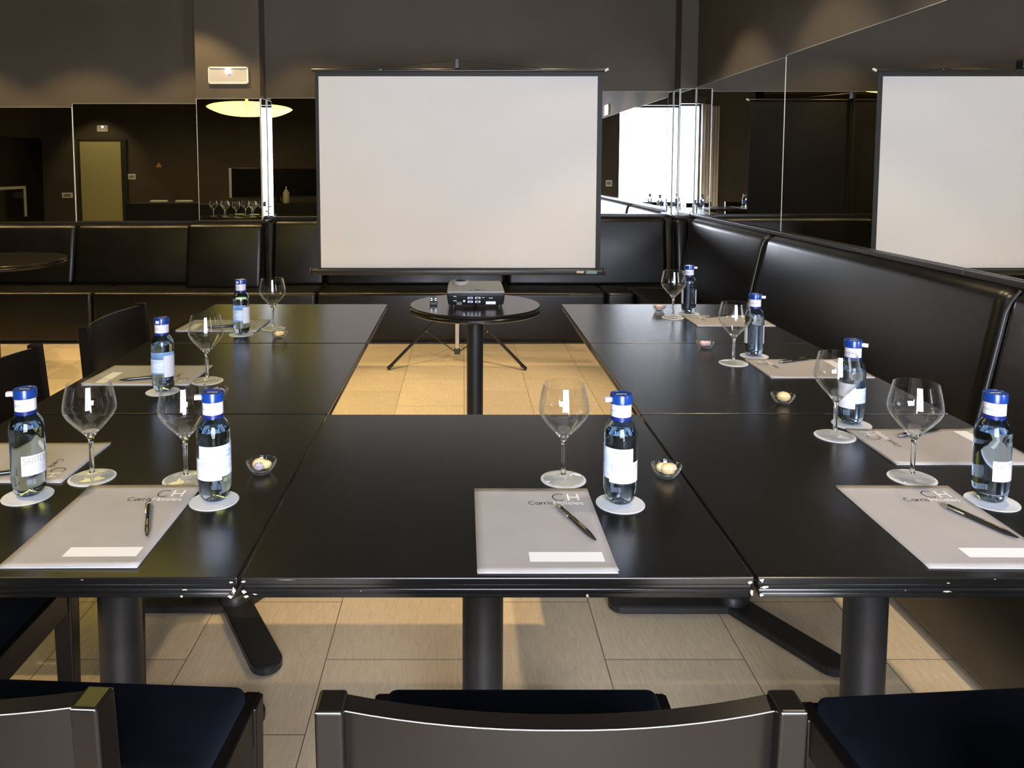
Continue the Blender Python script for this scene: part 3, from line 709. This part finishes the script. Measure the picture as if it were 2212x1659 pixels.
bowls = [
 ((.395, 1.468), 'small glass bowl of sweets by the right seam of the middle table', [('c_orange', 'orange sweet at the front of the bowl by the middle table seam', .001, -.006, .0125), ('c_yellow', 'yellowish sweet in the bowl by the middle table seam', -.010, .004, .0105), ('c_purple', 'mauve sweet in the bowl by the middle table seam', .0125, .005, .0095)]),
 ((-.396, 1.488), 'small glass bowl of sweets on the front left table', [('c_orange', 'larger orange sweet in the bowl on the front left table', -.006, .004, .012), ('c_yellow', 'small yellow sweet in the bowl on the front left table', .0115, .000, .0095), ('c_purple', 'mauve sweet in the bowl on the front left table', -.003, -.012, .009)]),
 ((-.640, 1.985), 'glass bowl of sweets partly hidden behind a bottle on the second left table', [('c_coral', 'coral sweet in the bowl on the second left table', -.005, 0, .0115), ('c_purple', 'mauve sweet in the bowl on the second left table', .011, .002, .0095)]),
 ((-.646, 2.69), 'small glass bowl of sweets on the far left table', [('c_orange', 'orange sweet in the bowl on the far left table', -.003, -.004, .0115), ('c_yellow', 'yellow sweet in the bowl on the far left table', .009, .007, .0095)]),
 ((.813, 1.936), 'glass bowl with one pale sweet near the seam of the two nearest right tables', [('c_orange', 'single pale orange sweet in the bowl near the right tables seam', .002, .0, .0145)]),
 ((.801, 2.535), 'small glass bowl of pink sweets on the second right table', [('c_pink', 'pink sweet at the left in the bowl on the second right table', -.008, .002, .011), ('c_purple', 'mauve sweet at the right in the bowl on the second right table', .010, .0, .0105)]),
 ((.82, 3.212), 'small glass bowl of sweets on the far right table', [('c_coral', 'coral sweet in the bowl on the far right table', -.007, 0, .0115), ('c_pink', 'pink sweet in the bowl on the far right table', .010, .003, .0105)]),
]
bw0 = None
for i, ((x, y), lb, cs) in enumerate(bowls):
    if bw0 is None: bw0 = o = make_bowl(lb)
    else: o = dup(bw0, (0, 0, 0), 0, lb)
    o.location = (x, y, TT)
    for j, (mt, l2, dx, dy, r) in enumerate(cs):
        o = make_candy(l2, mt, r*1.18, i*10+j)
        o.location = (x+dx*.78, y+dy*.78, TT+.0052+r*.72+.004*min(1, sqrt(dx*dx+dy*dy)/.013))

# ------------------------------------------------------------------ projector and adapter on the round table
pr = thing('projector', 'grey and black video projector on the small round table', 'projector', (.055, 3.375, TT))
bm = BM()
hexa(bm, [(-.118, -.095, .012), (.118, -.095, .012), (.118, .105, .012), (-.118, .105, .012), (-.124, -.11, .063), (.124, -.11, .063), (.124, .115, .066), (-.124, .115, .066)], .008, 3)
obj('lower_case', bm, M['blackpl'], pr, smooth=SM)
bm = BM()
hexa(bm, [(-.125, -.108, .062), (.125, -.108, .062), (.125, .118, .064), (-.125, .118, .064), (-.12, -.108, .074), (.12, -.108, .074), (.112, .112, .086), (-.112, .112, .086)], .006, 3)
obj('top_cover', bm, M['greypl'], pr, smooth=SM)
bm = BM(); lathe(bm, [(.040, .062), (.040, .086), (.037, .094), (.034, .096), (.031, .094), (.030, .085)], 36, -.064, .055); obj('lens_surround', bm, M['greypl'], pr, smooth=SM)
bm = BM(); lathe(bm, [(.030, .080), (.030, .093), (.022, .099), (.008, .102), (0, .102)], 30, -.064, .055); obj('focus_ring', bm, M['blackpl'], pr, smooth=SM)
bm = BM()
for k in range(9):
    a = 2*pi*k/9; box(bm, -.064+.0285*cos(a)-.003, -.064+.0285*cos(a)+.003, .055+.0285*sin(a)-.003, .055+.0285*sin(a)+.003, .0935, .0965, .001)
obj('ring_grip', bm, M['chrome'], pr)
bm = BM()
for x in (-.02, -.002, .016, .034): box(bm, x-.006, x+.006, -.092, -.084, .0745, .0765, .001)
box(bm, .003, .013, -.098, -.078, .0745, .0768, .001); obj('control_button', bm, M['blackpl'], pr)
bm = BM(); text(bm, 'optoma', .045, .02, .013, .0013, lambda u, v: (u, v, .0812+(v-.02)*.0545+.0003)); obj('printed_mark', bm, M['greyink'], pr)
def port(x, z, m): 
    bm = BM(); box(bm, x-.011, x+.011, -.1075, -.1045, z-.0045, z+.0045, .001); p = obj('connector_port', bm, M['silver'], pr)
    bm = BM(); box(bm, x-.0075, x+.0075, -.109, -.107, z-.003, z+.003, .0005); obj('port_insert', bm, M[m], p)
for x, z, m in ((-.024, .044, 'vga'), (-.024, .028, 'vga'), (.008, .044, 'blackpl'), (.008, .028, 'blackpl')): port(x, z, m)
bm = BM(); box(bm, .042, .084, -.105, -.1025, .017, .029, .0005); obj('white_sticker', bm, M['paper'], pr)
bm = BM(); box(bm, -.084, -.058, -.105, -.101, .013, .028, .002); obj('power_socket', bm, M['case'], pr)
bm = BM(); lathe(bm, [(0, .0), (.004, 0), (.004, .003), (0, .003)], 14)
bmesh.ops.transform(bm, matrix=Matrix.Translation((-.050, -.1035, .031)) @ Matrix.Rotation(pi/2, 4, 'X'), verts=bm.verts); obj('video_jack', bm, M['silver'], pr)
bm = BM()
for x, z, w_ in ((-.095, .05, .012), (-.096, .031, .014), (.026, .045, .01), (.055, .043, .016)): box(bm, x, x+w_, -.1068, -.1055, z, z+.002)
obj('port_print', bm, M['whiteink'], pr)
for x, y in ((-.095, -.08), (.1, -.08), (0, .085)):
    bm = BM(); lathe(bm, [(0, 0), (.009, 0), (.009, .014), (0, .014)], 18, x, y); obj('foot', bm, M['blackpl'], pr, smooth=SM)
ad_ = thing('socket_adapter', 'small black power adapter block left of the projector', 'adapter', (-.128, 3.36, TT), .05)
bm = BM(); box(bm, -.016, .016, -.022, .022, 0, .016, .003); obj('base_block', bm, M['blackpl'], ad_)
bm = BM(); box(bm, -.014, .014, -.015, .019, .0155, .034, .003); hd = obj('socket_head', bm, M['blackpl'], ad_)
bm = BM()
for x in (-.009, .009):
    for z in (.021, .029): box(bm, x-.003, x+.003, -.0158, -.0145, z-.002, z+.002)
obj('silver_contact', bm, M['silver'], hd)

# ------------------------------------------------------------------ projection screen
SY = 5.28; sc_ = thing('projection_screen', 'white tripod projection screen with black border in front of the back bench', 'screen', (-.04, SY+.05, 0))
ox = .04; dy = -.05
k = (SY+.0)/5.36
def SX(x): return x*k+ox
def SZf(z): return 1.345+(z-1.345)*k
x0, x1, z0, z1 = SX(-.984), SX(.918), SZf(.645), SZf(1.958)
bm = BM(); box(bm, x0, x1, dy-.0012, dy, z0, z1); obj('screen_surface', bm, M['screen'], sc_)
X0, X1 = SX(-1.008), SX(.952)
bm = BM(); box(bm, X0, X1, dy+.0002, dy+.002, z0-.05, SZf(1.995)); obj('border', bm, M['border'], sc_)
bm = BM(); tube(bm, [(SX(-1.03), dy, SZf(1.998)), (SX(.965), dy, SZf(1.998))], .011, 12); obj('top_rail', bm, M['case'], sc_, smooth=SM)
bm = BM(); box(bm, SX(.962), SX(.992), dy-.008, dy+.008, SZf(1.992), SZf(2.008), .003); bmesh.ops.transform(bm, matrix=Matrix.Translation((SX(.975), 0, SZf(2.0))) @ Matrix.Rotation(-.5, 4, 'Y') @ Matrix.Translation((-SX(.975), 0, -SZf(2.0))), verts=bm.verts); obj('rail_end', bm, M['whitepl'], sc_)
bm = BM(); box(bm, SX(-1.05), SX(.975), dy-.03, dy+.035, SZf(.597), SZf(.638), .01, 4); cs_ = obj('roller_case', bm, M['case'], sc_, smooth=SM)
for xx in (SX(-1.055), SX(.978)):
    bm = BM(); box(bm, xx-.008, xx+.008, dy-.034, dy+.038, SZf(.592), SZf(.642), .006, 3); obj('end_cap', bm, M['case'], cs_, smooth=SM)
bm = BM(); box(bm, SX(.785), SX(.835), dy-.0312, dy-.030, SZf(.612), SZf(.627)); obj('cream_sticker', bm, M['cream'], cs_)
bm = BM(); box(bm, SX(.85), SX(.925), dy-.0312, dy-.030, SZf(.607), SZf(.630)); obj('teal_sticker', bm, M['teal'], cs_)
bm = BM(); box(bm, -.013, .013, -.012, .012, .07, .42, .003); obj('lower_tube', bm, M['beige'], sc_)
bm = BM(); box(bm, -.0125, .0125, -.010, .015, .41, 2.04, .003); box(bm, -.02, .02, -.02, .02, .045, .085, .005); box(bm, -.022, .022, -.022, .022, .38, .45, .005); obj('pole', bm, M['case'], sc_)
bm = BM(); box(bm, -.014, .014, -.06, .014, 2.0, 2.065, .004); bar(bm, (0, -.03, 2.03), (0, -.06, 1.99), .012, .012); obj('hook', bm, M['case'], sc_)
for xe in (SX(-.567)-0, SX(.504)):
    bm = BM(); tube(bm, [(0, -.055, 2.055), (xe, dy-.008, SZf(2.012))], .0022, 6); box(bm, xe-.02, xe+.02, dy-.015, dy+.012, SZf(1.998), SZf(2.012), .003); obj('support_strut', bm, M['case'], sc_, smooth=SM)
for fx, fy in ((-.455, -.262), (.455, -.272), (0, .46)):
    L_ = sqrt(fx*fx+fy*fy); ux, uy = fx/L_, fy/L_
    bm = BM(); bar(bm, (ux*.022, uy*.022, .42), (fx, fy, .012), .022, .014, .003); lg = obj('leg', bm, M['case'], sc_)
    bm = BM(); bar(bm, (fx-ux*.03, fy-uy*.03, .035), (fx+ux*.004, fy+uy*.004, .0085), .026, .017, .005); obj('rubber_foot', bm, M['blackpl'], lg)
    bm = BM(); mx, my, mz = fx*.45, fy*.45, .42*.55; bar(bm, (mx, my, mz), (ux*.02, uy*.02, .065), .012, .006, .001); obj('brace', bm, M['case'], sc_)
    bm = BM(); bmesh.ops.create_icosphere(bm, subdivisions=2, radius=.005); bmesh.ops.translate(bm, verts=bm.verts, vec=(mx, my-.008, mz)); obj('rivet', bm, M['chrome'], lg, smooth=3.14)

# ------------------------------------------------------------------ emergency lights
def emergency(label, loc, rz, w=.318, h=.135):
    t = thing('emergency_light', label, 'emergency light', loc, rz, 'small wall emergency lights')
    bm = BM(); box(bm, -w/2, w/2, -.018, 0, -h/2, -h/2+.012, .002); box(bm, -w/2, w/2, -.018, 0, h/2-.012, h/2, .002); box(bm, -w/2, -w/2+.012, -.018, 0, -h/2, h/2, .002); box(bm, w/2-.012, w/2, -.018, 0, -h/2, h/2, .002); obj('frame', bm, M['whitepl'], t)
    bm = BM(); box(bm, -w/2+.01, w/2-.01, -.011, 0, -h/2+.01, h/2-.01); obj('diffuser', bm, M['emglass'], t)
    bm = BM(); bmesh.ops.create_uvsphere(bm, u_segments=16, v_segments=10, radius=.017); bmesh.ops.translate(bm, verts=bm.verts, vec=(0, -.012, h/2-.035)); obj('lit_lamp', bm, M['led'], t, smooth=3.14)
    return t
emergency('rectangular white emergency light high on the left column', (-1.865, YC, 2.068), 0)
emergency('emergency light on the right wall, seen mirrored just right of the screen', (XR, 2.75, 2.075), -pi/2)
emergency('emergency light above the doorway at the far end of the room behind', (-8.09, -4.6, 2.2), pi, .24, .14)

# ------------------------------------------------------------------ things standing behind the camera, seen in the mirrors
def pendant(label, x, y, z):
    lp = thing('pendant_lamp', label, 'lamp', (x, y, z), 0, 'pleated disc pendant lamps')
    bm = BM(); K = [(0, -.10), (.14, -.096), (.31, -.068), (.45, -.014), (.50, .02), (.43, .052), (.26, .076), (0, .09)]
    def cr(a, b, c, d, t): return .5*(2*b+(c-a)*t+(2*a-5*b+4*c-d)*t*t+(3*b-a-3*c+d)*t**3)
    Q = []
    for i in range(7):
        a_, b_, c_, d_ = K[max(i-1, 0)], K[i], K[i+1], K[min(i+2, 7)]
        if i == 3: d_ = (.5, .04)
        if i == 4: a_ = (.5, .0)
        Q += [(max(0, cr(a_[0], b_[0], c_[0], d_[0], t/4)), cr(a_[1], b_[1], c_[1], d_[1], t/4)) for t in range(4)]
    Q += [(0, .09)]; Q[0] = (0, -.1)
    lathe(bm, Q, 200, ripple=lambda a, r, z: .012*sin(100*a)*(r > .1)); obj('shade', bm, M['lampshade'], lp, smooth=3.14)
    bm = BM(); lathe(bm, [(0, .09), (.02, .09), (.02, .13), (.004, .14), (.004, ZC-z), (0, ZC-z)], 16); obj('cord', bm, M['whitepl'], lp, smooth=SM)
pendant('wide pleated yellow disc pendant lamp seen in the left mirrors', -2.79, 2.4, 2.09)
pendant('pleated disc pendant lamp hanging above the left tables, seen only as a mirrored sliver', -1.55, 3.2, 2.36)
round_table('round table out of frame on the left bearing the row of mirrored glasses', -2.80, 3.0, .42)
gx = [(-3.02, 3.12), (-2.90, 3.08), (-2.83, 3.26), (-2.70, 3.28), (-2.66, 3.02), (-2.56, 3.10), (-2.50, 3.26), (-2.42, 3.14)]
for i, (x, y) in enumerate(gx):
    o = dup(g0, (x, y, TT), 0, 'glass in the row of empty balloon glasses reflected in the column mirror', 'row of mirrored balloon glasses')
for (x, y), lb in (((-2.78, 2.86), 'left'), ((-2.58, 2.92), 'right')):
    bm = BM(); lathe(bm, [(0, 0), (.05, 0), (.062, .01), (.06, .012), (0, .006)], 32); o = obj('saucer', bm, M['whitepl'], loc=(x, y, TT), smooth=SM); tag(o, lb+'-hand small saucer of sweets among the mirrored glasses', 'plate', 'saucers among the mirrored glasses')
# counter with television, squeeze bottle, napkins
bm = BM(); box(bm, -5.95, -2.0, -1.3, -.7, 0, .70, .01); tag(obj('low_counter', bm, M['blackfab']), 'long low black counter in the room behind, seen in the left mirrors', 'counter')
sb = thing('squeeze_bottle', 'yellowish squeeze bottle on the black counter, mirrored right of the left column', 'bottle', (-3.12, -.85, .70))
bm = BM(); lathe(bm, [(0, 0), (.055, 0), (.057, .012), (.057, .19), (.04, .21), (0, .21)], 24); obj('bottle_body', bm, M['squeeze'], sb, smooth=SM)
bm = BM(); lathe(bm, [(0, .205), (.038, .205), (.035, .23), (.014, .245), (.008, .30), (0, .30)], 24); obj('nozzle', bm, M['squeeze'], sb, smooth=SM)
tv = thing('flat_television', 'dark flat television with a silver left edge mirrored above the counter', 'television', (-3.35, -1.2, .70))
bm = BM(); box(bm, -.75, .75, -.02, .02, .10, .62, .006); box(bm, -.2, .2, -.08, .08, 0, .02); box(bm, -.03, .03, -.02, .02, .015, .12); obj('casing', bm, M['blackpl'], tv)
bm = BM(); box(bm, -.73, .73, .02, .024, .13, .60); obj('display', bm, M['tvglass'], tv)
bm = BM(); box(bm, -.765, -.72, -.022, .026, .10, .62, .003); obj('silver_edge', bm, M['whitepl'], tv)
for x, lb in ((-5.45, 'left'), (-5.0, 'right')):
    bm = BM(); box(bm, -.14, .14, -.08, .08, 0, .045, .02, 4); o = obj('folded_napkin', bm, M['cloth'], loc=(x, -.95, .70), smooth=SM); tag(o, lb+'-hand folded white cloth on the mirrored black counter', 'napkin', 'folded cloths on the counter')
# rear door and fittings
bm = BM(); box(bm, -8.61, -7.68, -4.6, -4.575, 0, 1.93, .003); struct('door_1', bm, M['door'])
bm = BM(); box(bm, -7.68, -7.56, -4.6, -4.54, 0, 1.93); box(bm, -8.64, -8.61, -4.6, -4.54, 0, 1.96); box(bm, -8.64, -7.56, -4.6, -4.54, 1.93, 1.96); struct('trim_6', bm, M['winframe'])
def plate(label, loc, w, h, rz, m='whitepl', group=None):
    t = thing('switch_plate', label, 'switch', loc, rz, group)
    bm = BM(); box(bm, -w/2, w/2, -.012, 0, -h/2, h/2, .002); obj('cover', bm, M[m], t)
    bm = BM(); box(bm, -w/3, w/3, -.016, -.012, -h/4, h/4, .001); obj('rocker', bm, M['greypl'], t)
plate('pale thermostat plate beside the reflected doorway', (-7.47, -4.6, 1.12), .17, .12, pi, group=None)
plate('white double socket plate reflected in the far left mirror pane', (-8.94, -4.6, .70), .24, .12, pi)
plate('square switch plate on the dark wall reflected right of the screen', (1.12, -1.0, 1.05), .11, .11, pi, m='whitepl')
bm = BM(); vs = [bm.verts.new(p) for p in ((-.07, 0, 0), (.07, 0, 0), (0, 0, .12))]; bm.faces.new(vs); o = obj('warning_sign', bm, M['warn'], loc=(-6.85, -4.59, 1.33)); so = o.modifiers.new('thick', 'SOLIDIFY'); so.thickness = .004; tag(o, 'small orange warning triangle on the rear wall, seen in the left mirror', 'sign')
sc2 = thing('framed_panel', 'dark panel with silver frame mirrored at the far left edge', 'panel', (-9.5, -2.9, .27), pi/2)
bm = BM(); box(bm, -.9, .9, -.03, .0, 0, .62); obj('backing', bm, M['tvglass'], sc2)
bm = BM(); box(bm, -.95, .95, -.05, .0, .60, .66, .005); box(bm, -.95, -.88, -.05, .0, 0, .62, .005); box(bm, .88, .95, -.05, .0, 0, .62, .005); obj('silver_frame', bm, M['whitepl'], sc2)

# ------------------------------------------------------------------ lights
def spot(name, loc, tgt, power, color, size, blend=.5, rad=.03):
    L = bpy.data.lights.new(name, 'SPOT'); L.energy = power; L.color = color; L.spot_size = radians(size); L.spot_blend = blend; L.shadow_soft_size = rad
    o = bpy.data.objects.new(name, L); COL.objects.link(o); o.location = loc
    d = Vector(tgt)-Vector(loc); o.rotation_euler = d.to_track_quat('-Z', 'Y').to_euler(); return o
WARM = (1., .70, .31); WARM2 = (1., .78, .48)
for x, p, c_ in ((-5.0, 88, WARM), (-4.05, 88, WARM), (-3.1, 86, WARM), (-2.15, 92, WARM), (-1.2, 54, WARM), (-.25, 46, WARM), (.7, 40, WARM2)): spot('downlight_or_fill', (x, 5.8, ZC-.03), (x, 5.8, 0), p, c_, 88, .35)
for y in (5.2, 4.0, 2.8, 1.6): spot('downlight_or_fill', (1.25, y, ZC-.03), (1.25, y, 0), 62, WARM2, 88, .35)
for x, y, p, sz in ((.05, 4.45, 205, 42), (-1.85, 4.2, 120, 75), (-1.75, 1.3, 110, 75), (-2.2, 4.7, 60, 60)): spot('downlight_or_fill', (x, y, ZC-.03), (x, y, 0), p, WARM, sz, .6, .03)
spot('downlight_or_fill', (1.0, .83, ZC-.03), (-.27, 2.63, 0), 260, WARM, 30, .5, .02)
spot('downlight_or_fill', (-8.15, -3.3, ZC-.03), (-8.15, -4.6, 1.0), 60, (1, .8, .4), 70, .6)
for x, y in ((-6.6, -2.2), (-4.2, -2.2), (-5.2, 1.2)): spot('downlight_or_fill', (x, y, ZC-.03), (x, y-.3, 0), 80, (1, .76, .38), 150, .8)  # wide fill spots added to lift the dark room behind, no fixtures known

W = bpy.data.worlds.new('world'); S.world = W; W.use_nodes = True
W.node_tree.nodes['Background'].inputs[0].default_value = (.6, .7, .9, 1); W.node_tree.nodes['Background'].inputs[1].default_value = .0

S.view_settings.view_transform = 'Standard'; S.view_settings.look = 'None'; S.view_settings.gamma = 1; S.view_settings.exposure = 0.0
S.view_settings.use_curve_mapping = False
S.cycles.max_bounces = 11; S.cycles.glossy_bounces = 8; S.cycles.transmission_bounces = 10; S.cycles.diffuse_bounces = 3; S.cycles.transparent_max_bounces = 24
S.cycles.sample_clamp_indirect = 6
S.cycles.blur_glossy = 0.0
S.cycles.adaptive_threshold = .02
